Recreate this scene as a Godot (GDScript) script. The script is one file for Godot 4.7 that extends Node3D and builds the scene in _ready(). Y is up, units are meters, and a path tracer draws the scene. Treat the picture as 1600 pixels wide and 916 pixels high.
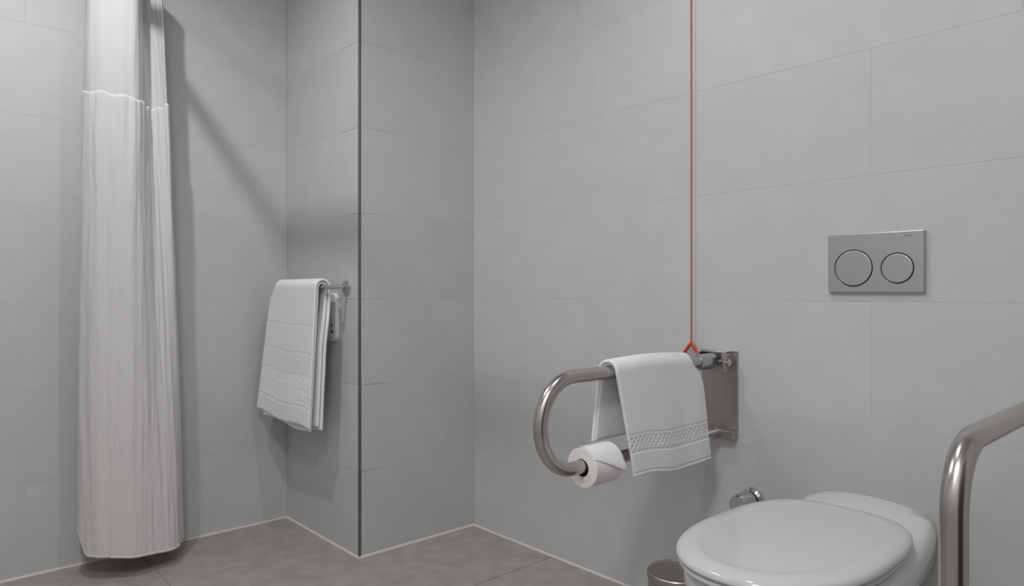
extends Node3D
# An accessible wet room: tiled walls, shower recess with curtain, hinged grab rails either side of a wall-hung toilet.
# World axes: wall_right is the plane x = 0 (room at x < 0), wall_back is the plane z = 0, floor is y = 0.

const CEIL := 2.8            # ceiling height
const LEFT_Z := -0.666       # plane of wall_left (shower end)
const STEP_X := -0.578       # plane of the short wall between shower and back wall
const NEAR_Z := 2.95         # wall beside the right hand rail
const FAR_X := -2.75         # wall behind the camera
const TOILET_Z := 1.685      # axis of the toilet

var M := {}
var names := {}
var mesh_cache := {}

func _ready() -> void:
	make_camera()
	make_environment()
	make_materials()
	# lamps of the place: recessed ceiling downlights
	downlight(Vector3(-1.66, CEIL, 0.22), 1.6, "small round white recessed downlight in the ceiling above the shower recess")
	downlight(Vector3(-0.86, CEIL, 1.42), 0.78, "small round white recessed downlight in the ceiling above the toilet")
	opal_lamp(Vector3(-2.2, CEIL, 2.15), "round opal ceiling lamp in the middle of the wet room ceiling")
	build_room()
	build_toilet()
	build_curtain()
	build_grab_rail()
	build_leg_rail()
	build_bath_towel_rail()
	build_bath_towel()
	build_hand_towel()
	build_paper_roll()
	build_flush_plate()
	build_valve()
	build_bin()
	build_pull_cord()
	build_wall_unit()

# ------------------------------------------------------------------ camera, environment
func make_camera() -> void:
	var cam := Camera3D.new()
	cam.name = "camera"
	add_child(cam)
	cam.position = Vector3(-1.945, 1.045, 2.408)
	cam.rotation_degrees = Vector3(0, -42.14, 0)
	cam.fov = 46.27
	cam.near = 0.02
	cam.current = true

func make_environment() -> void:
	var e := Environment.new()
	e.background_mode = Environment.BG_COLOR
	e.background_color = Color(0.02, 0.02, 0.02)
	e.tonemap_mode = Environment.TONE_MAPPER_LINEAR
	e.tonemap_exposure = 0.92
	e.sdfgi_enabled = true
	e.ssao_enabled = true
	e.ssil_enabled = true
	var w := WorldEnvironment.new()
	w.name = "environment"
	w.environment = e
	add_child(w)

# ------------------------------------------------------------------ materials
func noise_tex(seed_value: int, freq: float, lo: Color, hi: Color, size := 512, octaves := 4, normal := false) -> NoiseTexture2D:
	var n := FastNoiseLite.new()
	n.seed = seed_value
	n.noise_type = FastNoiseLite.TYPE_SIMPLEX_SMOOTH
	n.frequency = freq
	n.fractal_octaves = octaves
	var t := NoiseTexture2D.new()
	t.width = size
	t.height = size
	t.seamless = true
	t.noise = n
	if normal:
		t.as_normal_map = true
		t.bump_strength = 2.0
	else:
		var g := Gradient.new()
		g.set_color(0, lo)
		g.set_color(1, hi)
		t.color_ramp = g
	return t

func mat(col: Color, rough: float, metal := 0.0) -> StandardMaterial3D:
	var m := StandardMaterial3D.new()
	m.albedo_color = col
	m.roughness = rough
	m.metallic = metal
	return m

func bump(m: StandardMaterial3D, seed_value: int, freq: float, scale_cm: float, uv_scale: float, triplanar := true) -> void:
	m.heightmap_enabled = true
	m.heightmap_texture = noise_tex(seed_value, freq, Color.BLACK, Color.WHITE, 512, 3)
	m.heightmap_scale = scale_cm
	if triplanar:
		m.uv1_triplanar = true
		m.uv1_world_triplanar = true
	m.uv1_scale = Vector3.ONE * uv_scale

func make_materials() -> void:
	for i in 3:
		var base: Color = [Color(0.790, 0.788, 0.788), Color(0.795, 0.793, 0.793), Color(0.785, 0.783, 0.782)][i]
		var t := mat(Color.WHITE, 0.42)
		t.albedo_texture = noise_tex(11 + i, 0.012, base.darkened(0.018), base.lightened(0.03))
		t.uv1_triplanar = true
		t.uv1_world_triplanar = true
		t.uv1_scale = Vector3.ONE * 0.9
		M["tile_%d" % i] = t
	M.grout = mat(Color(0.79, 0.78, 0.77), 0.9)
	M.seal = mat(Color(0.83, 0.81, 0.78), 0.6)
	var fl := mat(Color.WHITE, 0.5)
	fl.albedo_texture = noise_tex(5, 0.011, Color(0.605, 0.578, 0.562), Color(0.685, 0.660, 0.642), 1024, 6)
	fl.uv1_triplanar = true
	fl.uv1_world_triplanar = true
	fl.uv1_scale = Vector3.ONE * 0.8
	M.floor = fl
	M.floor_grout = mat(Color(0.62, 0.59, 0.56), 0.9)
	M.paint = mat(Color(0.85, 0.85, 0.84), 0.8)
	M.door = mat(Color(0.24, 0.19, 0.16), 0.5)
	M.ceramic = mat(Color(0.87, 0.87, 0.87), 0.08)
	M.ceramic.clearcoat_enabled = true
	M.ceramic.clearcoat = 0.6
	M.ceramic.clearcoat_roughness = 0.03
	M.seat = mat(Color(0.82, 0.82, 0.828), 0.14)
	M.rubber = mat(Color(0.12, 0.12, 0.12), 0.7)
	# brushed stainless steel
	var st := mat(Color(0.74, 0.725, 0.705), 0.25, 1.0)
	M.steel = st
	M.plate_steel = mat(Color(0.70, 0.675, 0.66), 0.38, 1.0)
	M.chrome = mat(Color(0.80, 0.80, 0.81), 0.1, 1.0)
	M.dark_metal = mat(Color(0.50, 0.495, 0.49), 0.45, 0.85)
	M.matt_chrome = mat(Color(0.74, 0.75, 0.76), 0.36, 1.0)
	M.plastic = mat(Color(0.86, 0.86, 0.85), 0.35)
	M.dark_plastic = mat(Color(0.17, 0.16, 0.16), 0.5)
	M.orange = mat(Color(0.85, 0.25, 0.06), 0.35)
	M.cord = mat(Color(0.72, 0.20, 0.13), 0.7)
	M.print = mat(Color(0.38, 0.38, 0.39), 0.5)
	var paper := mat(Color(0.93, 0.925, 0.915), 0.95)
	bump(paper, 21, 0.08, 0.04, 9.0)
	M.paper = paper
	M.card = mat(Color(0.36, 0.29, 0.25), 0.9)
	# terry cloth, cotton curtain
	var terry := mat(Color(0.95, 0.95, 0.952), 0.95)
	bump(terry, 31, 0.11, 0.16, 5.0)
	terry.rim_enabled = true
	terry.rim = 0.25
	M.terry = terry
	var yarn := mat(Color(0.70, 0.70, 0.71), 0.95)
	bump(yarn, 33, 0.11, 0.08, 7.0)
	M.yarn = yarn
	var cur := mat(Color(0.83, 0.825, 0.82), 0.9)
	cur.backlight_enabled = true
	cur.backlight = Color(0.16, 0.16, 0.155)
	M.curtain_top = cur
	var cur2 := mat(Color(0.85, 0.845, 0.835), 0.95)
	cur2.backlight_enabled = true
	cur2.backlight = Color(0.12, 0.12, 0.115)
	bump(cur2, 41, 0.06, 0.1, 5.0)
	M.curtain = cur2
	var gl := mat(Color(1, 1, 1), 0.4)
	gl.emission_enabled = true
	gl.emission = Color(1.0, 0.97, 0.93)
	gl.emission_energy_multiplier = 6.0
	M.lens = gl
	var op := mat(Color(0.9, 0.9, 0.9), 0.5)
	op.emission_enabled = true
	op.emission = Color(0.985, 0.985, 1.0)
	op.emission_energy_multiplier = 1.5
	M.opal = op

# ------------------------------------------------------------------ node helpers
func numbered(n: String) -> String:
	if not names.has(n):
		names[n] = 0
		return n
	names[n] += 1
	return "%s_%03d" % [n, names[n]]

func tag(o: Node3D, label: String, category: String, group := "") -> void:
	o.set_meta("label", label)
	o.set_meta("category", category)
	if group != "":
		o.set_meta("group", group)

func thing(called: String, label: String, category: String, at := Vector3.ZERO, group := "") -> Node3D:
	var o := Node3D.new()
	o.name = numbered(called)
	add_child(o)
	o.position = at
	tag(o, label, category, group)
	return o

func obj(called: String, mesh: Mesh, m: Material, parent: Node = self, at := Vector3.ZERO) -> MeshInstance3D:
	var o := MeshInstance3D.new()
	o.name = numbered(called) if parent == self else called
	o.mesh = mesh
	o.material_override = m
	o.position = at
	o.cast_shadow = GeometryInstance3D.SHADOW_CASTING_SETTING_ON
	parent.add_child(o, true)
	return o

func structure(called: String, mesh: Mesh, m: Material, at := Vector3.ZERO, label := "") -> MeshInstance3D:
	var o := obj(called, mesh, m, self, at)
	o.set_meta("kind", "structure")
	if label != "":
		o.set_meta("label", label)
	return o

# ------------------------------------------------------------------ mesh helpers
func begin() -> SurfaceTool:
	var st := SurfaceTool.new()
	st.begin(Mesh.PRIMITIVE_TRIANGLES)
	return st

func finish(st: SurfaceTool) -> ArrayMesh:
	st.generate_normals()
	return st.commit()

func tri(st: SurfaceTool, a: Vector3, b: Vector3, c: Vector3) -> void:
	st.add_vertex(a)
	st.add_vertex(b)
	st.add_vertex(c)

# corners counter-clockwise seen from outside
func quad(st: SurfaceTool, a: Vector3, b: Vector3, c: Vector3, d: Vector3) -> void:
	tri(st, a, c, b)
	tri(st, a, d, c)

# rings of equal length joined into a skin; rings run counter-clockwise seen from the end they climb towards
func loft(st: SurfaceTool, rings: Array, cap_first := true, cap_last := true, groups: Array = []) -> void:
	var n: int = rings[0].size()
	for i in rings.size() - 1:
		st.set_smooth_group(groups[i] if groups.size() > i else 1)
		var a: Array = rings[i]
		var b: Array = rings[i + 1]
		for k in n:
			var l := (k + 1) % n
			quad(st, a[k], a[l], b[l], b[k])
	if cap_first:
		st.set_smooth_group(90)
		fan(st, rings[0], true)
	if cap_last:
		st.set_smooth_group(91)
		fan(st, rings[rings.size() - 1], false)

func fan(st: SurfaceTool, ring: Array, flip: bool) -> void:
	var c := Vector3.ZERO
	for p in ring:
		c += p
	c /= ring.size()
	for k in ring.size():
		var a: Vector3 = ring[k]
		var b: Vector3 = ring[(k + 1) % ring.size()]
		if flip:
			tri(st, c, a, b)
		else:
			tri(st, c, b, a)

# rounded rectangle in the plane, counter-clockwise, half sizes a and b
func round_rect(a: float, b: float, r: float, steps := 4) -> PackedVector2Array:
	var out := PackedVector2Array()
	if r <= 0.0:
		return PackedVector2Array([Vector2(a, -b), Vector2(a, b), Vector2(-a, b), Vector2(-a, -b)])
	var cs := [Vector2(a - r, -b + r), Vector2(a - r, b - r), Vector2(-a + r, b - r), Vector2(-a + r, -b + r)]
	for i in 4:
		for k in steps + 1:
			var t := -PI / 2 + i * PI / 2 + k * PI / 2 / steps
			out.append(cs[i] + Vector2(cos(t), sin(t)) * r)
	return out

# slab: outline pushed out along +z from 0 to depth with a chamfer on the front edge; then turned by basis
func slab(st: SurfaceTool, a: float, b: float, r: float, depth: float, bevel: float, xf: Transform3D, steps := 4) -> void:
	var rings := []
	for lv in [[0.0, 0.0], [depth - bevel, 0.0], [depth - bevel * 0.3, bevel * 0.3], [depth, bevel]]:
		var ring := []
		for p in round_rect(a - lv[1], b - lv[1], maxf(r - lv[1], 0.00005) if r > 0.0 else 0.0, steps):
			ring.append(xf * Vector3(p.x, p.y, lv[0]))
		rings.append(ring)
	if r > 0.0:
		loft(st, rings, true, true, [1, 2, 2])
	else:
		for i in 3:
			for k in 4:
				st.set_smooth_group(-1)
				var l := (k + 1) % 4
				quad(st, rings[i][k], rings[i][l], rings[i + 1][l], rings[i + 1][k])
		st.set_smooth_group(-1)
		fan(st, rings[0], true)
		fan(st, rings[3], false)

# a plain box with small chamfers, centre and size
func box_mesh(size: Vector3, bevel := 0.0) -> ArrayMesh:
	var key := "box%s_%s" % [size.snappedf(0.0001), bevel]
	if mesh_cache.has(key):
		return mesh_cache[key]
	var st := begin()
	var h := size / 2
	if bevel <= 0.0:
		slab(st, h.x, h.y, 0.0, size.z, 0.0001, Transform3D(Basis(), Vector3(0, 0, -h.z)))
	else:
		var rings := []
		for lv in [[-h.z, bevel], [-h.z + bevel, 0.0], [h.z - bevel, 0.0], [h.z, bevel]]:
			var ring := []
			for p in round_rect(h.x - lv[1], h.y - lv[1], bevel, 2):
				ring.append(Vector3(p.x, p.y, lv[0]))
			rings.append(ring)
		loft(st, rings, true, true, [1, 2, 3])
	var m := finish(st)
	mesh_cache[key] = m
	return m

# turned profile: array of Vector2(radius, height along y); sharp bends get a hard edge
func lathe(st: SurfaceTool, prof: Array, xf := Transform3D(), seg := 40) -> void:
	var g := 1
	for i in prof.size() - 1:
		var a: Vector2 = prof[i]
		var b: Vector2 = prof[i + 1]
		if i > 0:
			var d0: Vector2 = (a - prof[i - 1]).normalized()
			var d1 := (b - a).normalized()
			if d0.dot(d1) < 0.82:
				g += 1
		st.set_smooth_group(g)
		for k in seg:
			var t0 := TAU * k / seg
			var t1 := TAU * (k + 1) / seg
			var p := [Vector3(cos(t0) * a.x, a.y, -sin(t0) * a.x), Vector3(cos(t1) * a.x, a.y, -sin(t1) * a.x), Vector3(cos(t1) * b.x, b.y, -sin(t1) * b.x), Vector3(cos(t0) * b.x, b.y, -sin(t0) * b.x)]
			for j in 4:
				p[j] = xf * p[j]
			if a.x < 1e-6:
				tri(st, p[0], p[3], p[2])
			elif b.x < 1e-6:
				tri(st, p[0], p[2], p[1])
			else:
				quad(st, p[0], p[1], p[2], p[3])

func lathe_mesh(prof: Array, xf := Transform3D(), seg := 40) -> ArrayMesh:
	var st := begin()
	lathe(st, prof, xf, seg)
	return finish(st)

# round tube along a list of points
func tube(st: SurfaceTool, pts: Array, radius: float, seg := 24, closed := false) -> void:
	var n := pts.size()
	var rings := []
	var t0: Vector3 = (pts[1] - pts[0]).normalized()
	var up := Vector3.UP if absf(t0.y) < 0.9 else Vector3.RIGHT
	var u := t0.cross(up).normalized()
	for i in n:
		var prv: Vector3 = pts[(i - 1 + n) % n] if closed else pts[maxi(i - 1, 0)]
		var nxt: Vector3 = pts[(i + 1) % n] if closed else pts[mini(i + 1, n - 1)]
		var t := (nxt - prv).normalized()
		u = (u - t * u.dot(t)).normalized()
		var v := t.cross(u)
		var ring := []
		for k in seg:
			var a := TAU * k / seg
			ring.append(pts[i] + (u * cos(a) + v * sin(a)) * radius)
		rings.append(ring)
	if closed:
		rings.append(rings[0])
	loft(st, rings, not closed, not closed)

func tube_mesh(pts: Array, radius: float, seg := 24, closed := false) -> ArrayMesh:
	var st := begin()
	tube(st, pts, radius, seg, closed)
	return finish(st)

func arc(c: Vector3, e0: Vector3, e1: Vector3, r: float, a0: float, a1: float, n: int) -> Array:
	var out := []
	for i in n + 1:
		var a := lerpf(a0, a1, float(i) / n)
		out.append(c + (e0 * cos(a) + e1 * sin(a)) * r)
	return out

# cloth: closed shell round a sheet p(u, v), thick metres; lift(u, v) pushes the outer face out
func cloth(fn: Callable, nu: int, nv: int, thick: float, lift = null) -> ArrayMesh:
	var mid := []
	for i in nu + 1:
		var row := []
		for j in nv + 1:
			row.append(fn.call(float(i) / nu, float(j) / nv))
		mid.append(row)
	var a := []
	var b := []
	for i in nu + 1:
		var ra := []
		var rb := []
		for j in nv + 1:
			var du: Vector3 = mid[mini(i + 1, nu)][j] - mid[maxi(i - 1, 0)][j]
			var dv: Vector3 = mid[i][mini(j + 1, nv)] - mid[i][maxi(j - 1, 0)]
			var nrm := du.cross(dv).normalized()
			# round the rim of the cloth
			var e := minf(minf(float(i) / nu, 1.0 - float(i) / nu) * nu, minf(float(j) / nv, 1.0 - float(j) / nv) * nv)
			var th := thick * (0.35 if e < 0.5 else (0.8 if e < 1.5 else 1.0))
			var o := 0.0
			if lift != null:
				o = lift.call(float(i) / nu, float(j) / nv)
			ra.append(mid[i][j] + nrm * (th / 2 + o))
			rb.append(mid[i][j] - nrm * (th / 2))
		a.append(ra)
		b.append(rb)
	var st := begin()
	st.set_smooth_group(1)
	for i in nu:
		for j in nv:
			quad(st, a[i][j], a[i + 1][j], a[i + 1][j + 1], a[i][j + 1])
			quad(st, b[i][j], b[i][j + 1], b[i + 1][j + 1], b[i + 1][j])
	for i in nu:
		quad(st, a[i + 1][0], a[i][0], b[i][0], b[i + 1][0])
		quad(st, a[i][nv], a[i + 1][nv], b[i + 1][nv], b[i][nv])
	for j in nv:
		quad(st, a[0][j], a[0][j + 1], b[0][j + 1], b[0][j])
		quad(st, a[nu][j + 1], a[nu][j], b[nu][j], b[nu][j + 1])
	return finish(st)

func spline(pts: Array, t: float):
	var n := pts.size() - 1
	var f := clampf(t, 0.0, 1.0) * n
	var i := mini(int(f), n - 1)
	var s := f - i
	var p0 = pts[maxi(i - 1, 0)]
	var p1 = pts[i]
	var p2 = pts[i + 1]
	var p3 = pts[mini(i + 2, n)]
	return 0.5 * ((2.0 * p1) + (p2 - p0) * s + (2.0 * p0 - 5.0 * p1 + 4.0 * p2 - p3) * s * s + (3.0 * p1 - 3.0 * p2 + p3 - p0) * s * s * s)

# ------------------------------------------------------------------ lamps
func downlight(at: Vector3, power: float, label: String) -> void:
	var t := thing("recessed_downlight", label, "downlight", at, "recessed ceiling downlights")
	obj("trim_ring", lathe_mesh([Vector2(0.030, 0.0), Vector2(0.030, -0.006), Vector2(0.043, -0.004), Vector2(0.045, 0.0)]), M.paint, t)
	obj("lens", lathe_mesh([Vector2(0.0, -0.002), Vector2(0.030, -0.002), Vector2(0.030, 0.0), Vector2(0.0, 0.0)]), M.lens, t)
	var l := SpotLight3D.new()
	l.name = "lamp"
	l.light_color = Color(0.985, 0.985, 1.0)
	l.light_energy = 0.88 * power
	l.light_size = 0.027
	l.spot_angle = 84.0
	l.spot_angle_attenuation = 0.85
	l.spot_range = 8.0
	l.spot_attenuation = 2.0
	l.shadow_enabled = true
	l.position = Vector3(0, -0.025, 0)
	l.rotation_degrees = Vector3(-90, 0, 0)
	t.add_child(l)

func opal_lamp(at: Vector3, label: String) -> void:
	var t := thing("ceiling_lamp", label, "lamp", at)
	obj("mount_ring", lathe_mesh([Vector2(0, 0.0), Vector2(0, -0.02), Vector2(0.165, -0.02), Vector2(0.165, 0.0), Vector2(0, 0)], Transform3D(), 48), M.paint, t)
	obj("shade", lathe_mesh([Vector2(0, -0.05), Vector2(0.08, -0.048), Vector2(0.13, -0.04), Vector2(0.155, -0.028), Vector2(0.16, -0.02), Vector2(0, -0.02)], Transform3D(), 48), M.opal, t)
	var l := AreaLight3D.new()
	l.name = "lamp"
	l.area_size = Vector2(0.28, 0.28)
	l.area_normalize_energy = true
	l.light_color = Color(0.985, 0.985, 1.0)
	l.light_energy = 2.8
	l.area_range = 8.0
	l.area_attenuation = 2.0
	l.shadow_enabled = true
	l.position = Vector3(0, -0.055, 0)
	l.rotation_degrees = Vector3(-90, 0, 0)
	t.add_child(l)

# ------------------------------------------------------------------ room
# tile courses on a wall: o = corner at the floor, e = direction along the wall, n = outward normal
const COURSE := 0.34
const LONG := 1.002
func tile_wall(parent: Node3D, o: Vector3, e: Vector3, n: Vector3, from: float, to: float, phases: Array, seed_value: int) -> void:
	var rng := RandomNumberGenerator.new()
	rng.seed = seed_value
	var gap := 0.0014
	var thick := 0.009
	var y := 0.004
	var row := 0
	while y < CEIL - 0.02:
		var y1 := minf((row + 1) * COURSE, CEIL)
		var ph: float = phases[row % phases.size()]
		var s := ph + floorf((from - ph) / LONG) * LONG
		while s < to - 0.001:
			var a := maxf(s, from)
			var b := minf(s + LONG, to)
			if b - a > 0.012:
				var w := b - a - gap
				var h := y1 - y - gap
				var key := "tile%.3f_%.3f" % [w, h]
				if not mesh_cache.has(key):
					var st := begin()
					slab(st, w / 2, h / 2, 0.0, thick, 0.0008, Transform3D(Basis(), Vector3(0, 0, -thick)))
					mesh_cache[key] = finish(st)
				var t := obj("tile", mesh_cache[key], M["tile_%d" % rng.randi_range(0, 2)], parent)
				var up := Vector3.UP
				t.transform = Transform3D(Basis(up.cross(n), up, n), o + e * (a + b) / 2 + up * (y + y1) / 2 - parent.position)
			s += LONG
		y = y1
		row += 1

func build_room() -> void:
	var g := 0.0006      # depth of the joints behind the tile faces
	var th := 0.14
	# floor, ceiling
	var fw := -FAR_X + 0.3
	var fd := NEAR_Z - LEFT_Z + 0.3
	var fc := Vector3(FAR_X / 2, -0.06, (NEAR_Z + LEFT_Z) / 2)
	var fl := structure("floor", box_mesh(Vector3(fw, 0.12 - 0.0024, fd)), M.floor_grout, fc + Vector3(0, -0.0012, 0), "large warm grey stone-look floor tiles")
	var xs := [-2.75, -2.409, -1.2065, -0.0035]
	var zs := [-0.664, 0.500, 1.704, 2.948]
	for i in 3:
		for k in 3:
			var sx: float = xs[i + 1] - xs[i] - 0.0035
			var sz: float = zs[k + 1] - zs[k] - 0.0035
			var st := begin()
			slab(st, sx / 2, sz / 2, 0.0, 0.01, 0.0008, Transform3D(Basis(Vector3.RIGHT, Vector3.FORWARD, Vector3.UP), Vector3(0, -0.01, 0)))
			obj("floor_tile", finish(st), M.floor, fl, Vector3((xs[i] + xs[i + 1]) / 2, 0, (zs[k] + zs[k + 1]) / 2) - fl.position)
	structure("ceiling", box_mesh(Vector3(fw, 0.12, fd)), M.paint, Vector3(FAR_X / 2, CEIL + 0.06, (NEAR_Z + LEFT_Z) / 2), "plain white ceiling")
	# walls
	var wr := structure("wall_right", box_mesh(Vector3(th, CEIL, fd)), M.grout, Vector3(g + th / 2, CEIL / 2, (NEAR_Z + LEFT_Z) / 2), "light grey tiled wall behind the toilet")
	tile_wall(wr, Vector3.ZERO, Vector3.BACK, Vector3.LEFT, 0.0, NEAR_Z, [0.02, 0.356, 0.689, 0.357, 0.689, 0.02], 3)
	var wb := structure("wall_back", box_mesh(Vector3(-STEP_X - g, CEIL, th)), M.grout, Vector3((STEP_X + g) / 2, CEIL / 2, -g - th / 2), "narrow light grey tiled wall beside the corner profile")
	tile_wall(wb, Vector3.ZERO, Vector3.LEFT, Vector3.BACK, 0.0, -STEP_X - 0.009, [-0.4, -0.1], 4)
	var ws := structure("wall_step", box_mesh(Vector3(th, CEIL, -LEFT_Z - g * 2)), M.grout, Vector3(STEP_X + g + th / 2, CEIL / 2, LEFT_Z / 2), "short light grey tiled wall carrying the towel rail")
	tile_wall(ws, Vector3(STEP_X, 0, 0), Vector3.FORWARD, Vector3.LEFT, 0.009, -LEFT_Z, [-0.33, -0.2], 5)
	var wl := structure("wall_left", box_mesh(Vector3(-FAR_X + 0.2, CEIL, th)), M.grout, Vector3(FAR_X / 2, CEIL / 2, LEFT_Z - g - th / 2), "light grey tiled wall behind the shower curtain")
	tile_wall(wl, Vector3(STEP_X, 0, LEFT_Z), Vector3.LEFT, Vector3.BACK, 0.0, STEP_X - FAR_X, [0.0, 0.334, 0.668], 6)
	structure("wall_near", box_mesh(Vector3(-FAR_X + 0.2, CEIL, th)), M.paint, Vector3(FAR_X / 2, CEIL / 2, NEAR_Z + th / 2), "plain white wall facing the shower")
	structure("wall_front", box_mesh(Vector3(th, CEIL, fd)), M.paint, Vector3(FAR_X - th / 2, CEIL / 2, (NEAR_Z + LEFT_Z) / 2), "plain white wall facing the toilet")
	var d := structure("door_1", box_mesh(Vector3(0.86, 2.06, 0.04), 0.002), M.door, Vector3(-1.36, 1.034, NEAR_Z - 0.021), "dark brown door leaf")
	obj("handle", tube_mesh([Vector3(-0.36, 0.0, -0.02), Vector3(-0.36, 0.0, -0.07), Vector3(-0.35, 0.0, -0.075), Vector3(-0.24, 0.0, -0.075)], 0.009, 12), M.steel, d)
	# steel edge profile on the outer corner, sealant along the foot of the walls
	structure("trim_1", box_mesh(Vector3(0.0088, CEIL - 0.008, 0.0088), 0.0006), M.dark_metal, Vector3(STEP_X + 0.0040, CEIL / 2, -0.0040), "dark metal edge profile on the outer corner")
	var runs := [[Vector3(0, 0, 0), Vector3(0, 0, NEAR_Z)], [Vector3(STEP_X, 0, 0), Vector3(0, 0, 0)], [Vector3(STEP_X, 0, LEFT_Z), Vector3(STEP_X, 0, 0)], [Vector3(FAR_X, 0, LEFT_Z), Vector3(STEP_X, 0, LEFT_Z)]]
	var ins := [Vector3(-1, 0, 0), Vector3(0, 0, 1), Vector3(-1, 0, 0), Vector3(0, 0, 1)]
	for i in 4:
		var st := begin()
		var a: Vector3 = runs[i][0]
		var b: Vector3 = runs[i][1]
		var n: Vector3 = ins[i]
		var along := (b - a).normalized()
		if i == 1:
			a -= along * 0.005
		if i == 2:
			b += along * 0.005
		var ra := []
		var rb := []
		for p in [Vector2(-0.002, -0.002), Vector2(0.0075, -0.002), Vector2(0.0068, 0.0012), Vector2(0.0035, 0.0042), Vector2(-0.002, 0.0078)]:
			ra.append(a + n * p.x + Vector3.UP * p.y)
			rb.append(b + n * p.x + Vector3.UP * p.y)
		if along.cross(Vector3.UP).dot(n) > 0:
			loft(st, [rb, ra], true, true)
		else:
			loft(st, [ra, rb], true, true)
		structure("trim_%d" % (i + 2), finish(st), M.seal, Vector3.ZERO, "pale sealant line at the foot of the wall")

# ------------------------------------------------------------------ toilet
# outline of the pan seen from above: Vector2(distance from wall, sideways)
func pan_outline(wall_half: float, half: float, mid: float, tip: float, n := 56) -> Array:
	var out := []
	# left side from the wall forward, round the tip, back along the right side
	var side := 12
	for i in side:
		var t := float(i) / side
		out.append(Vector2(mid * t, -lerpf(wall_half, half, sin(t * PI / 2))))
	var k := n - 2 * side
	for i in k + 1:
		var a := -PI / 2 + PI * i / k
		out.append(Vector2(mid + (tip - mid) * pow(absf(cos(a)), 0.92) , half * signf(sin(a)) * pow(absf(sin(a)), 0.92)))
	for i in range(side - 1, -1, -1):
		var t := float(i) / side
		out.append(Vector2(mid * t, lerpf(wall_half, half, sin(t * PI / 2))))
	return out

func lid_outline(inset: float, n := 80) -> Array:
	var out := []
	var half := 0.205 - inset
	for i in n:
		var a := -PI / 2 + TAU * i / n
		var c := cos(a)
		var s := sin(a)
		if c >= 0.0:
			out.append(Vector2(0.45 + (0.300 - inset) * pow(c, 2.0 / 2.25), half * signf(s) * pow(absf(s), 2.0 / 2.25)))
		else:
			out.append(Vector2(0.45 - (0.325 - inset) * pow(-c, 2.0 / 3.0), half * signf(s) * pow(absf(s), 2.0 / 3.0)))
	return out

func deck_y(l: float, w: float) -> float:
	return 0.044 * exp(-pow(l / 0.085, 2.0)) * (1.0 - 0.55 * pow(w / 0.165, 2.0))

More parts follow.
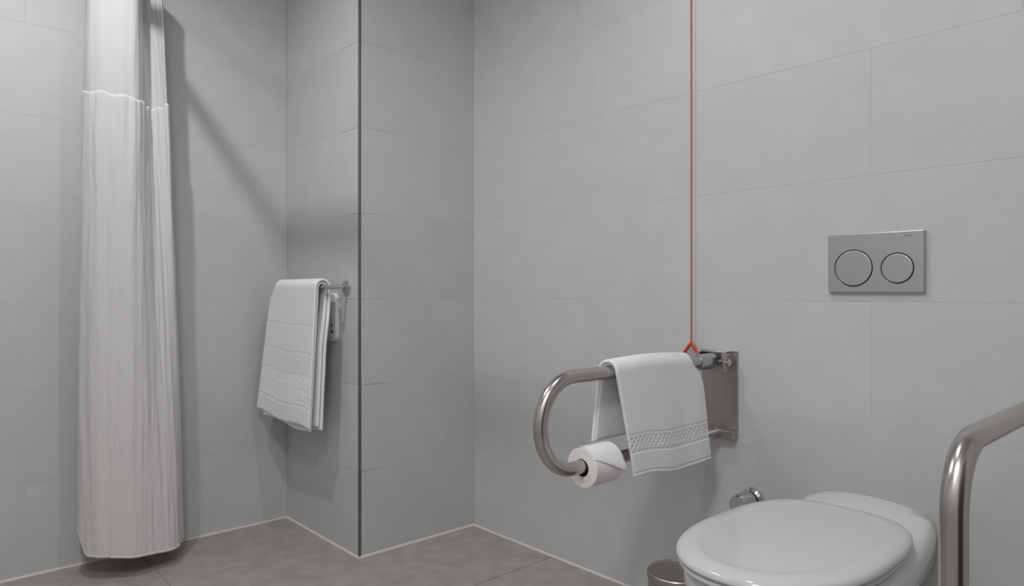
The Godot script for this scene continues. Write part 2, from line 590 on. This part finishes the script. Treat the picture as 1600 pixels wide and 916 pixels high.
func build_toilet() -> void:
	var t := thing("toilet", "white ceramic wall-hung toilet with closed lid below the metal flush plate", "toilet", Vector3(0, 0, TOILET_Z))
	var rim := 0.456
	# ceramic pan: (height, wall half width, half width, widest point, tip)
	var lv := [
		[0.110, 0.060, 0.060, 0.14, 0.22], [0.098, 0.070, 0.070, 0.16, 0.27], [0.105, 0.078, 0.080, 0.20, 0.31], [0.15, 0.086, 0.098, 0.24, 0.38], [0.21, 0.092, 0.116, 0.30, 0.47],
		[0.28, 0.098, 0.135, 0.36, 0.57], [0.34, 0.106, 0.150, 0.40, 0.64], [0.364, 0.128, 0.172, 0.42, 0.688], [0.373, 0.152, 0.192, 0.43, 0.713], [0.380, 0.161, 0.200, 0.43, 0.721],
		[0.428, 0.164, 0.202, 0.43, 0.727], [0.439, 0.162, 0.200, 0.43, 0.727], [0.447, 0.157, 0.195, 0.43, 0.725], [0.4525, 0.150, 0.188, 0.43, 0.722], [0.4553, 0.142, 0.180, 0.43, 0.718], [rim, 0.134, 0.172, 0.43, 0.712]]
	var rings := []
	for q in lv:
		var ring := []
		for p in pan_outline(q[1], q[2], q[3], q[4]):
			var y: float = q[0]
			if y > 0.385:
				y += deck_y(p.x, p.y) * clampf((y - 0.40) / 0.05, 0.0, 1.0)
			ring.append(Vector3(-p.x, y, p.y))
		ring.reverse()
		rings.append(ring)
	var st := begin()
	loft(st, rings, true, false)
	# top face, in strips from side to side
	var edge: Array = pan_outline(0.134, 0.172, 0.43, 0.712)
	var half_n: int = edge.size() / 2
	st.set_smooth_group(1)
	for i in half_n:
		for j in 8:
			var c := []
			for ij in [[i, j], [i + 1, j], [i + 1, j + 1], [i, j + 1]]:
				var l: Vector2 = edge[ij[0]]
				var r: Vector2 = edge[edge.size() - 1 - ij[0]]
				var m := l.lerp(r, ij[1] / 8.0)
				c.append(Vector3(-m.x, rim + deck_y(m.x, m.y), m.y))
			quad(st, c[3], c[2], c[1], c[0])
	obj("pan", finish(st), M.ceramic, t)
	# bolt cover on the side of the pan
	obj("bolt_cover", lathe_mesh([Vector2(0.0, 0.006), Vector2(0.009, 0.005), Vector2(0.012, 0.0), Vector2(0.012, -0.02), Vector2(0, -0.02)], Transform3D(Basis(Vector3.RIGHT, PI / 2), Vector3(-0.10, 0.325, 0.108)), 20), M.dark_plastic, t)
	# seat ring
	st = begin()
	rings = []
	for q in [[0.4620, 0.014], [0.4625, 0.008], [0.466, 0.005], [0.4735, 0.005], [0.4768, 0.010], [0.4768, 0.06], [0.4620, 0.065]]:
		var ring := []
		for p in lid_outline(q[1]):
			ring.append(Vector3(-p.x, q[0], -p.y))
		rings.append(ring)
	rings.append(rings[0])
	loft(st, rings, false, false)
	var seat := obj("seat", finish(st), M.seat, t)
	for w in [-0.12, 0.12]:
		obj("bumper", lathe_mesh([Vector2(0, 0), Vector2(0.010, 0.0), Vector2(0.010, 0.0065), Vector2(0, 0.0065)], Transform3D(Basis(), Vector3(-0.58, 0.4558, w)), 14), M.rubber, seat)
	# lid: rounded edge, gently raised border, shallow dished middle
	st = begin()
	rings = []
	for q in [[0.4790, 0.010], [0.4792, 0.003], [0.4812, 0.0006], [0.4845, 0.0], [0.4900, 0.0014], [0.4948, 0.0055], [0.4980, 0.0120], [0.5002, 0.021], [0.5016, 0.033], [0.5021, 0.043], [0.5016, 0.049], [0.5008, 0.055], [0.5005, 0.065], [0.5005, 0.10], [0.5005, 0.15], [0.5005, 0.19]]:
		var ring := []
		for p in lid_outline(q[1]):
			ring.append(Vector3(-p.x, q[0], -p.y))
		rings.append(ring)
	loft(st, rings, true, true)
	var lid := obj("lid", finish(st), M.seat, t)
	for w in [-0.09, 0.09]:
		obj("hinge", lathe_mesh([Vector2(0, -0.02), Vector2(0.009, -0.02), Vector2(0.009, 0.02), Vector2(0, 0.02)], Transform3D(Basis(Vector3.RIGHT, PI / 2), Vector3(-0.150, 0.4705, w)), 16), M.chrome, lid)

# ------------------------------------------------------------------ shower curtain
var top_pts := []
var low_pts := []
var wrinkle := FastNoiseLite.new()
func plan(t: float, g: float) -> Vector2:
	var a: Vector2 = spline(top_pts, t)
	var b: Vector2 = spline(low_pts, t)
	return a.lerp(b, g)

func curtain_at(t: float, y: float, pleat: float, outward: float, crease: float) -> Vector3:
	var f := clampf((y - 0.07) / 2.12, 0.0, 1.0)      # 1 at the rail, 0 at the hem
	var g := pow(1.0 - f, 0.8)
	var p := plan(t, g)
	var tan := plan(minf(t + 0.001, 1.0), g) - plan(maxf(t - 0.001, 0.0), g)
	var out := Vector2(-tan.y, tan.x).normalized()
	var amp := pleat * (0.35 + 0.65 * f)
	p += out * outward
	p += out * amp * (sin(t * 95.0 + 0.8 * sin(y * 2.1)) + 0.6 * sin(t * 151.0 + 1.7 + 0.5 * y))
	p += out * 0.006 * (1.0 - f) * sin(t * 31.0 + 1.0 + 0.6 * y)
	p += out * crease * (wrinkle.get_noise_2d(t * 560.0, y * 45.0) + 0.35 * wrinkle.get_noise_2d(t * 1500.0 + 50.0, y * 160.0))
	return Vector3(p.x, y, p.y)

func build_curtain() -> void:
	wrinkle.seed = 8
	wrinkle.frequency = 0.02
	wrinkle.fractal_octaves = 3
	# plan of the gathered curtain as Vector2(x, z): at the rail and at the hem
	top_pts = [Vector2(-1.30, -0.60), Vector2(-1.375, -0.605), Vector2(-1.41, -0.53), Vector2(-1.405, -0.465), Vector2(-1.34, -0.425), Vector2(-1.275, -0.41), Vector2(-1.245, -0.46), Vector2(-1.215, -0.555), Vector2(-1.19, -0.52), Vector2(-1.175, -0.46), Vector2(-1.165, -0.52), Vector2(-1.195, -0.605), Vector2(-1.27, -0.625)]
	low_pts = [Vector2(-1.26, -0.55), Vector2(-1.36, -0.585), Vector2(-1.428, -0.57), Vector2(-1.402, -0.47), Vector2(-1.35, -0.415), Vector2(-1.29, -0.395), Vector2(-1.225, -0.395), Vector2(-1.17, -0.41), Vector2(-1.12, -0.44), Vector2(-1.092, -0.49), Vector2(-1.085, -0.55), Vector2(-1.13, -0.60), Vector2(-1.20, -0.62)]
	var t := thing("shower_curtain", "long white fabric shower curtain gathered beside the tiled shower wall", "curtain", Vector3.ZERO)
	var seam := func(u: float) -> float: return 1.772 + 0.012 * sin(u * 9.0) + 0.004 * sin(u * 70.0)
	var foot := func(u: float) -> float: return 0.072 + 0.014 * sin(u * 6.0 + 0.5) + (0.075 + 0.006 * sin(u * 160.0)) * (1.0 - smoothstep(0.195, 0.235, u))
	var upper := func(u: float, v: float) -> Vector3:
		return curtain_at(u, lerpf(seam.call(u) - 0.02, 2.2925, v), 0.0006, 0.0, 0.003)
	var lower := func(u: float, v: float) -> Vector3:
		return curtain_at(u, lerpf(foot.call(u), seam.call(u), v), 0.0016, 0.004, 0.0055)
	obj("upper_panel", cloth(upper, 260, 24, 0.0012), M.curtain_top, t)
	var lo := obj("lower_panel", cloth(lower, 360, 150, 0.0022), M.curtain, t)
	var hem := func(u: float, v: float) -> Vector3:
		return curtain_at(u, foot.call(u) + 0.010 * v, 0.0016, 0.004, 0.0055)
	obj("hem", cloth(hem, 360, 3, 0.0042), M.curtain, lo)
	# rail above the picture, with its rings
	var r := thing("curtain_rail", "straight metal shower rail fixed high on the shower wall carrying the curtain", "curtain rail", Vector3(-1.336, 2.33, LEFT_Z))
	obj("rail", tube_mesh([Vector3(0, 0, 0.001), Vector3(0, 0, 0.8), Vector3(0, 0, 1.55)], 0.017), M.steel, r)
	obj("wall_flange", lathe_mesh([Vector2(0, 0.012), Vector2(0.026, 0.012), Vector2(0.03, 0.008), Vector2(0.03, 0.0), Vector2(0, 0)], Transform3D(Basis(Vector3.RIGHT, PI / 2), Vector3.ZERO), 28), M.steel, r)
	obj("ceiling_rod", tube_mesh([Vector3(0, 0, 1.5), Vector3(0, CEIL - 2.33, 1.5)], 0.008, 14), M.steel, r)
	for i in 9:
		var z := LEFT_Z + 0.045 + i * 0.026
		obj("curtain_ring", tube_mesh(arc(Vector3.ZERO, Vector3.RIGHT, Vector3.UP, 0.028, 0.0, TAU * 23.0 / 24.0, 23), 0.002, 8, true), M.plastic, t, Vector3(-1.336, 2.3215, z))

# ------------------------------------------------------------------ rails
const RAIL_Z := 1.24
const RAIL_TOP := 0.836
const RAIL_LOW := 0.606
const TUBE_R := 0.0175

func wall_plate(t: Node3D) -> void:
	# backplate on the wall, face towards -x; local origin at rail axis on the wall
	var bs := Basis(Vector3.BACK, Vector3.UP, Vector3.LEFT)
	var st := begin()
	slab(st, 0.063, 0.135, 0.002, 0.006, 0.001, Transform3D(bs, Vector3(-0.0001, 0.73, 0)))
	obj("backplate", finish(st), M.plate_steel, t)
	# cheeks of the hinge bracket
	for s in [-1.0, 1.0]:
		st = begin()
		slab(st, 0.0035, 0.031, 0.001, 0.052, 0.001, Transform3D(bs, Vector3(-0.006, 0.832, s * 0.042)), 2)
		obj("hinge_cheek", finish(st), M.steel, t)
	st = begin()
	slab(st, 0.0455, 0.0025, 0.001, 0.034, 0.001, Transform3D(bs, Vector3(-0.006, 0.8655 - 0.004, 0)), 2)
	obj("hinge_cover", finish(st), M.steel, t)
	# sleeve round the tube next to the hinge, and the pivot bolt
	obj("hinge_sleeve", lathe_mesh([Vector2(0.0176, 0.040), Vector2(0.0205, 0.040), Vector2(0.0218, 0.0415), Vector2(0.0218, 0.128), Vector2(0.0205, 0.130), Vector2(0.0176, 0.130)], Transform3D(Basis(Vector3.BACK, PI / 2), Vector3(0, RAIL_TOP, 0)), 36), M.matt_chrome, t)
	obj("pivot_pin", lathe_mesh([Vector2(0, -0.0385), Vector2(0.012, -0.0385), Vector2(0.012, 0.0385), Vector2(0, 0.0385)], Transform3D(Basis(Vector3.RIGHT, PI / 2), Vector3(-0.032, RAIL_TOP - 0.006, 0)), 24), M.dark_metal, t)
	obj("pivot_bolt", lathe_mesh([Vector2(0, 0.053), Vector2(0.009, 0.053), Vector2(0.011, 0.051), Vector2(0.011, 0.0455), Vector2(0, 0.0455)], Transform3D(Basis(Vector3.RIGHT, PI / 2), Vector3(-0.032, RAIL_TOP - 0.006, 0)), 20), M.chrome, t)
	for s in [-1.0, 1.0]:
		for yy in [0.625, 0.852]:
			obj("screw", lathe_mesh([Vector2(0, 0.003), Vector2(0.004, 0.0025), Vector2(0.0058, 0.0), Vector2(0, 0)], Transform3D(Basis(Vector3.BACK, PI / 2), Vector3(-0.006, yy, s * 0.054)), 16), M.chrome, t)

func build_grab_rail() -> void:
	var t := thing("grab_rail", "looped stainless steel fold-down grab rail draped with hand towel and holding toilet paper", "grab rail", Vector3(0, 0, RAIL_Z))
	wall_plate(t)
	var rr := (RAIL_TOP - RAIL_LOW) / 2
	var cx := -0.797 + rr
	var pts := [Vector3(-0.045, RAIL_TOP, 0), Vector3(-0.2, RAIL_TOP, 0), Vector3(-0.5, RAIL_TOP, 0)]
	pts.append_array(arc(Vector3(cx, (RAIL_TOP + RAIL_LOW) / 2, 0), Vector3.UP, Vector3.LEFT, rr, 0.0, PI, 28))
	pts.append_array([Vector3(-0.5, RAIL_LOW, 0), Vector3(-0.2, RAIL_LOW, 0), Vector3(-0.03, RAIL_LOW, 0)])
	obj("looped_tube", tube_mesh(pts, TUBE_R, 32), M.steel, t)
	# stop on which the lower tube rests
	var st := begin()
	slab(st, 0.063, 0.013, 0.002, 0.028, 0.0015, Transform3D(Basis(Vector3.BACK, Vector3.UP, Vector3.LEFT), Vector3(-0.006, RAIL_LOW, 0)))
	obj("rest_block", finish(st), M.plate_steel, t)
	obj("rest_collar", lathe_mesh([Vector2(0, 0.0), Vector2(0.0205, 0.0), Vector2(0.0205, 0.008), Vector2(0, 0.008)], Transform3D(Basis(Vector3.BACK, PI / 2), Vector3(-0.034, RAIL_LOW, 0)), 28), M.plate_steel, t)

func build_leg_rail() -> void:
	var t := thing("support_rail", "bent stainless steel support rail with a vertical leg on the open side of toilet", "grab rail", Vector3(0, 0, 2.12))
	wall_plate(t)
	var r := 0.095
	var lx := -0.875
	var pts := [Vector3(-0.045, RAIL_TOP, 0), Vector3(-0.3, RAIL_TOP, 0), Vector3(-0.6, RAIL_TOP, 0)]
	pts.append_array(arc(Vector3(lx + r, RAIL_TOP - r, 0), Vector3.UP, Vector3.LEFT, r, 0.0, PI / 2, 20))
	pts.append_array([Vector3(lx, 0.5, 0), Vector3(lx, 0.25, 0), Vector3(lx, 0.012, 0)])
	obj("bent_tube", tube_mesh(pts, TUBE_R, 32), M.steel, t)
	obj("rubber_foot", lathe_mesh([Vector2(0, 0.0), Vector2(0.024, 0.0), Vector2(0.025, 0.004), Vector2(0.021, 0.03), Vector2(0.0178, 0.032), Vector2(0.0178, 0.012), Vector2(0, 0.012)], Transform3D(Basis(), Vector3(lx, 0.0, 0)), 28), M.rubber, t)

func build_bath_towel_rail() -> void:
	var t := thing("towel_rail", "short chrome towel rail with round rosette on the narrow shower wall", "towel rail", Vector3(STEP_X, 1.068, -0.094))
	var bx := -0.092
	obj("bar", tube_mesh([Vector3(bx, 0, 0.0), Vector3(bx, 0, -0.25), Vector3(bx, 0, -0.452)], 0.0085, 18), M.chrome, t)
	for z in [0.0, -0.443]:
		obj("post", tube_mesh([Vector3(-0.01, 0.001, z), Vector3(bx - 0.009, -0.001, z)], 0.0088, 18), M.chrome, t)
		obj("rosette", lathe_mesh([Vector2(0, 0.014), Vector2(0.020, 0.014), Vector2(0.0265, 0.011), Vector2(0.028, 0.007), Vector2(0.028, 0.0), Vector2(0, 0)], Transform3D(Basis(Vector3.BACK, PI / 2), Vector3(0, 0, z)), 32), M.chrome, t)

# ------------------------------------------------------------------ towels
# a towel hung over a bar: s runs from the front hem up over the bar to the back hem
func hang(s: float, front: float, back: float, r: float) -> Vector2:
	# returns Vector2(out from bar axis towards the front, height above bar axis)
	var half := PI * r
	var total := front + half + back
	var d := s * total
	if d < front:
		return Vector2(r, d - front)
	if d < front + half:
		var a := (d - front) / r
		return Vector2(cos(a) * r, sin(a) * r)
	return Vector2(-r, -(d - front - half))

func weave(a: float, b: float) -> float:
	# raised diamond weave, a and b in pattern cells
	var x := absf(fposmod(a + b, 1.0) - 0.5)
	var y := absf(fposmod(a - b, 1.0) - 0.5)
	return 1.0 - smoothstep(0.16, 0.26, minf(x, y))

func build_bath_towel() -> void:
	var t := thing("bath_towel", "thick white bath towel folded over chrome rail in the shower recess", "towel", Vector3(STEP_X - 0.092, 1.068, 0))
	var mk := func(zr: float, zl_top: float, zl_low: float, front: float, back: float, r: float, thick: float, ph: float, woven: bool, lean: float) -> ArrayMesh:
		var total := front + PI * r + back
		var fn := func(u: float, v: float) -> Vector3:
			var h := hang(u, front, back, r)
			var down := clampf(-h.y / 0.55, 0.0, 1.2)
			var zl := lerpf(zl_top, zl_low, pow(down, 0.85)) + 0.035 * exp(-pow(maxf(-h.y + 0.018, 0.0) / 0.05, 2.0))
			var rt := zr - 0.035 * down
			if h.x < 0.0:
				rt += 0.018 * smoothstep(0.0, 0.3, down)
			var z := lerpf(rt, zl, v)
			var out := h.x
			if h.x > 0.0:
				out += 0.040 * down * (0.25 + 0.75 * v) + 0.004 * sin(v * 7.0 + ph) * down
			else:
				out = lerpf(h.x, lean - thick * 1.6, smoothstep(0.0, 0.45, down)) + 0.040 * down * (0.25 + 0.75 * v) * 0.8
			var y := h.y
			if u < 0.5:
				y += 0.030 * v * down + 0.008 * sin(v * 8.0 + ph) * down - 0.014 * down
			return Vector3(-out, y, z)
		var lift := func(u: float, v: float) -> float:
			if not woven:
				return 0.0
			var d := u * total
			var lo := d
			if d > front + PI * r:
				lo = total - d
			elif d > front:
				lo = 1.0
			var o := 0.0
			# stitched bands and a diamond weave above the hem
			if lo > 0.085 and lo < 0.205 and absf(lo - 0.145) > 0.004:
				var w := weave(v * 0.5 / 0.022, lo / 0.022)
				o = -0.0035 * (1.0 - w) * smoothstep(0.085, 0.09, lo) * (1.0 - smoothstep(0.2, 0.205, lo))
			elif absf(lo - 0.145) <= 0.004 or absf(lo - 0.075) < 0.003 or absf(lo - 0.29) < 0.0025 or absf(lo - 0.40) < 0.002:
				o = -0.0014
			return o
		return cloth(fn, 300, 160, thick, lift)
	obj("outer_layer", mk.call(-0.120, -0.540, -0.600, 0.555, 0.575, 0.030, 0.011, 0.3, true, 0.005), M.terry, t)
	obj("inner_layer", mk.call(-0.128, -0.535, -0.560, 0.572, 0.560, 0.0175, 0.010, 1.9, false, 0.016), M.terry, t)

func build_hand_towel() -> void:
	var t := thing("hand_towel", "white hand towel with openwork border hanging over the looped grab rail", "towel", Vector3(0, RAIL_TOP, RAIL_Z))
	var mk := func(xr: float, xl: float, front: float, back: float, r: float, thick: float, ph: float, woven: bool) -> ArrayMesh:
		var total := front + PI * r + back
		var fn := func(u: float, v: float) -> Vector3:
			var h := hang(u, front, back, r)
			var down := clampf(-h.y / 0.30, 0.0, 1.2)
			var a := xl + (0.055 if h.x > 0 else -0.035) * down
			var b := xr + (0.035 if h.x > 0 else 0.0) * down - 0.050 * exp(-pow(maxf(-h.y + 0.018, 0.0) / 0.045, 2.0))
			v = 1.0 - v
			var x := lerpf(a, b, v)
			var out := h.x
			if h.x > 0:
				out += 0.012 * down + 0.006 * sin(v * 6.5 + ph) * down * (1.0 - 0.4 * v) + 0.0025 * sin(v * 15.0 + 1.0) * minf(down * 2.0, 1.0)
			else:
				out -= 0.003 + 0.008 * down + 0.004 * sin(v * 6.0 + ph) * down
			var y := h.y
			if h.x > 0:
				y += down * (-0.016 * (v - 0.5) + 0.007 * sin(v * 7.0 + 0.6))
			y += 0.006 * sin(v * PI) * (1.0 - minf(down * 6.0, 1.0))
			return Vector3(x, y, out)
		var lift := func(u: float, v: float) -> float:
			if not woven:
				return 0.0
			var d := u * total
			var o := 0.0
			if d > 0.072 and d < 0.112:
				o = -0.0062 * (1.0 - weave(v * 0.40 / 0.0200, d / 0.0200 + 0.3)) * smoothstep(0.072, 0.075, d) * (1.0 - smoothstep(0.109, 0.112, d))
			elif absf(d - 0.068) < 0.003 or absf(d - 0.116) < 0.003:
				o = -0.002
			elif absf(d - 0.010) < 0.002:
				o = -0.002
			return o
		return cloth(fn, 260, 220, thick, lift)
	obj("outer_layer", mk.call(-0.155, -0.548, 0.288, 0.185, 0.0290, 0.009, 0.2, true), M.terry, t)
	obj("inner_layer", mk.call(-0.158, -0.543, 0.280, 0.180, 0.0212, 0.005, 0.9, false), M.terry, t)

# ------------------------------------------------------------------ small things
func build_paper_roll() -> void:
	var cy := RAIL_LOW - 0.0035
	var t := thing("toilet_paper_roll", "white toilet paper roll threaded on the lower tube of the looped grab rail", "toilet paper", Vector3(-0.598, cy, RAIL_Z))
	var ax := Basis(Vector3.BACK, PI / 2)      # lathe axis y turned to -x
	obj("paper", lathe_mesh([Vector2(0.0225, -0.052), Vector2(0.049, -0.052), Vector2(0.0508, -0.0505), Vector2(0.051, 0.0), Vector2(0.0508, 0.0505), Vector2(0.049, 0.052), Vector2(0.0365, 0.0518), Vector2(0.036, 0.051), Vector2(0.0355, 0.0518), Vector2(0.0225, 0.052), Vector2(0.0225, -0.052)], Transform3D(ax, Vector3.ZERO), 56), M.paper, t)
	obj("core", lathe_mesh([Vector2(0.0212, -0.0525), Vector2(0.0224, -0.0525), Vector2(0.0224, 0.0525), Vector2(0.0212, 0.0525), Vector2(0.0212, -0.0525)], Transform3D(ax, Vector3.ZERO), 40), M.card, t)
	# last sheet folded to a point
	var fn := func(u: float, v: float) -> Vector3:
		var a := lerpf(2.3, lerpf(0.55, -0.28, v), u)
		var r := 0.0522 + 0.010 * smoothstep(0.75, 1.0, u) * v * v
		return Vector3(lerpf(-0.051, 0.053, v), sin(a) * r, cos(a) * r)
	obj("loose_sheet", cloth(fn, 40, 24, 0.0008), M.paper, t)

func build_flush_plate() -> void:
	var cy := 1.126
	var cz := 1.703
	var bs := Basis(Vector3.BACK, Vector3.UP, Vector3.LEFT)
	var t := thing("flush_plate", "rectangular matt chrome dual flush plate with two round buttons on the wall", "flush plate", Vector3(0, cy, cz))
	# body with two round openings
	var hole := func(c: Vector2, r: float) -> PackedVector2Array:
		var out := PackedVector2Array()
		for i in 48:
			out.append(c + Vector2(cos(TAU * i / 48), sin(TAU * i / 48)) * r)
		return out
	var c1 := Vector2(-0.0535, -0.0135)
	var c2 := Vector2(0.0560, -0.0165)
	var r1 := 0.0490
	var r2 := 0.0392
	var body := CSGCombiner3D.new()
	body.name = "body"
	body.transform = Transform3D(bs, Vector3.ZERO)
	t.add_child(body)
	var st := begin()
	slab(st, 0.1200, 0.0795, 0.003, 0.013, 0.0022, Transform3D(), 4)
	var block := CSGMesh3D.new()
	block.name = "block"
	block.mesh = finish(st)
	block.material = M.matt_chrome
	body.add_child(block)
	for q in [[c1, r1], [c2, r2]]:
		var cut := CSGCylinder3D.new()
		cut.name = "opening"
		cut.operation = CSGShape3D.OPERATION_SUBTRACTION
		cut.radius = q[1] + 0.0018
		cut.height = 0.02
		cut.sides = 64
		cut.rotation_degrees = Vector3(90, 0, 0)
		cut.position = Vector3(q[0].x, q[0].y, 0.016)
		cut.material = M.dark_plastic
		body.add_child(cut)
	for q in [[c1, r1, "large round flush button"], [c2, r2, "small round flush button"]]:
		var rr: float = q[1]
		var b := obj("button", lathe_mesh([Vector2(0, 0.0122), Vector2(rr - 0.0040, 0.0122), Vector2(rr - 0.0025, 0.0122), Vector2(rr - 0.0019, 0.0118), Vector2(rr - 0.0019, 0.006), Vector2(0, 0.006)], Transform3D(bs * Basis(Vector3.RIGHT, PI / 2), bs * Vector3(q[0].x, q[0].y, 0)), 64), M.matt_chrome, t)
		b.set_meta("label", q[2])
		# polished bezel round the opening
		obj("bezel", lathe_mesh([Vector2(rr + 0.0024, 0.0129), Vector2(rr + 0.0022, 0.0133), Vector2(rr + 0.0018, 0.0133), Vector2(rr, 0.0108), Vector2(rr, 0.0070), Vector2(rr + 0.0024, 0.0070)], Transform3D(bs * Basis(Vector3.RIGHT, PI / 2), bs * Vector3(q[0].x, q[0].y, 0)), 64), M.chrome, t)
	var tm := TextMesh.new()
	var sf := SystemFont.new()
	sf.font_names = PackedStringArray(["Droid Sans"])
	tm.font = sf
	tm.text = "GEBERIT"
	tm.font_size = 16
	tm.pixel_size = 0.00032
	tm.depth = 0.0003
	obj("lettering", tm, M.print, t).transform = Transform3D(bs, bs * Vector3(0.082, 0.0665, 0.0131))

func build_valve() -> void:
	var ax := Basis(Vector3.BACK, PI / 2)
	var t := thing("stop_valve", "chrome round stop valve on the wall behind the toilet", "valve", Vector3(0, 0.418, 1.352))
	obj("rosette", lathe_mesh([Vector2(0, 0.016), Vector2(0.026, 0.016), Vector2(0.034, 0.010), Vector2(0.036, 0.0), Vector2(0, 0)], Transform3D(ax, Vector3.ZERO), 36), M.chrome, t)
	obj("stem", lathe_mesh([Vector2(0, 0.016), Vector2(0.013, 0.016), Vector2(0.013, 0.034), Vector2(0, 0.034)], Transform3D(ax, Vector3.ZERO), 24), M.dark_metal, t)
	obj("knob", lathe_mesh([Vector2(0, 0.034), Vector2(0.030, 0.034), Vector2(0.032, 0.036), Vector2(0.030, 0.060), Vector2(0.0265, 0.092), Vector2(0.024, 0.095), Vector2(0, 0.096)], Transform3D(ax, Vector3.ZERO), 36), M.chrome, t)

func build_bin() -> void:
	var t := thing("waste_bin", "small round stainless steel waste bin on the floor beside the toilet", "bin", Vector3(-0.298, 0, 1.285))
	var r := 0.084
	obj("bin_body", lathe_mesh([Vector2(0, 0.004), Vector2(r - 0.004, 0.004), Vector2(r - 0.002, 0.012), Vector2(r - 0.002, 0.236), Vector2(0, 0.236)], Transform3D(), 56), M.plate_steel, t)
	obj("base_ring", lathe_mesh([Vector2(0, 0.0), Vector2(r - 0.001, 0.0), Vector2(r, 0.003), Vector2(r, 0.014), Vector2(r - 0.003, 0.015), Vector2(0, 0.015)], Transform3D(), 56), M.dark_plastic, t)
	obj("lid", lathe_mesh([Vector2(r, 0.238), Vector2(r + 0.001, 0.243), Vector2(r + 0.001, 0.258), Vector2(r - 0.001, 0.2605), Vector2(r - 0.004, 0.2605), Vector2(r - 0.007, 0.257), Vector2(r - 0.012, 0.2555), Vector2(0, 0.256)], Transform3D(), 56), M.plate_steel, t)
	var st := begin()
	slab(st, 0.022, 0.006, 0.003, 0.035, 0.002, Transform3D(Basis(Vector3.BACK, Vector3.UP, Vector3.LEFT), Vector3(-r + 0.004, 0.016, 0)))
	obj("pedal", finish(st), M.dark_plastic, t)

func build_pull_cord() -> void:
	var top := Vector3(-0.016, CEIL, 1.1425)
	var t := thing("emergency_pull_cord", "thin red pull cord hanging from ceiling ending in an orange triangular handle", "pull cord", top)
	var bot := -(CEIL - 0.887)
	obj("cord", tube_mesh([Vector3(0, -0.02, 0), Vector3(0.002, bot * 0.5, 0.0005), Vector3(0.002, bot, 0.001)], 0.0018, 10), M.cord, t)
	obj("ceiling_guide", lathe_mesh([Vector2(0, -0.03), Vector2(0.008, -0.03), Vector2(0.012, -0.024), Vector2(0.013, -0.02), Vector2(0.013, 0), Vector2(0, 0)], Transform3D(), 32), M.plastic, t)
	# handle: rounded triangle seen along the camera side, turned a little
	var e0 := Vector3(0.02, 0, 1.0).normalized()
	var c := Vector3(0.002, bot - 0.030, 0.001)
	var pts := []
	var corner := [Vector2(0, 0.027), Vector2(-0.041, -0.026), Vector2(0.041, -0.026)]
	for i in 3:
		var a: Vector2 = corner[i]
		var pa: Vector2 = (corner[(i + 2) % 3] - a).normalized() * 0.010
		var pb: Vector2 = (corner[(i + 1) % 3] - a).normalized() * 0.010
		for k in 5:
			var s := k / 4.0
			var q := (a + pa).lerp(a, s).lerp(a.lerp(a + pb, s), s)
			pts.append(c + e0 * q.x + Vector3.UP * q.y)
	obj("triangle_handle", tube_mesh(pts, 0.0046, 12, true), M.orange, t)
	obj("cord_knot", lathe_mesh([Vector2(0, -0.008), Vector2(0.004, -0.006), Vector2(0.0055, 0.0), Vector2(0.004, 0.006), Vector2(0, 0.008)], Transform3D(Basis(), Vector3(0.002, bot - 0.006, 0.001)), 16), M.orange, t)

func build_wall_unit() -> void:
	var bs := Basis(Vector3.BACK, Vector3.UP, Vector3.LEFT)
	var t := thing("wall_unit", "white rounded plastic wall unit with two dark marks behind the bath towel", "wall unit", Vector3(STEP_X, 0.945, -0.225))
	var st := begin()
	slab(st, 0.060, 0.100, 0.028, 0.014, 0.005, Transform3D(bs, Vector3.ZERO), 8)
	obj("housing", finish(st), M.plastic, t)
	obj("button", lathe_mesh([Vector2(0, 0.0160), Vector2(0.007, 0.0155), Vector2(0.008, 0.0135), Vector2(0, 0.0135)], Transform3D(bs * Basis(Vector3.RIGHT, PI / 2), Vector3(0, -0.060, 0.028)), 20), M.dark_plastic, t)
	obj("indicator", lathe_mesh([Vector2(0, 0.0160), Vector2(0.005, 0.0155), Vector2(0.006, 0.0135), Vector2(0, 0.0135)], Transform3D(bs * Basis(Vector3.RIGHT, PI / 2), Vector3(0, -0.034, 0.026)), 20), M.dark_plastic, t)
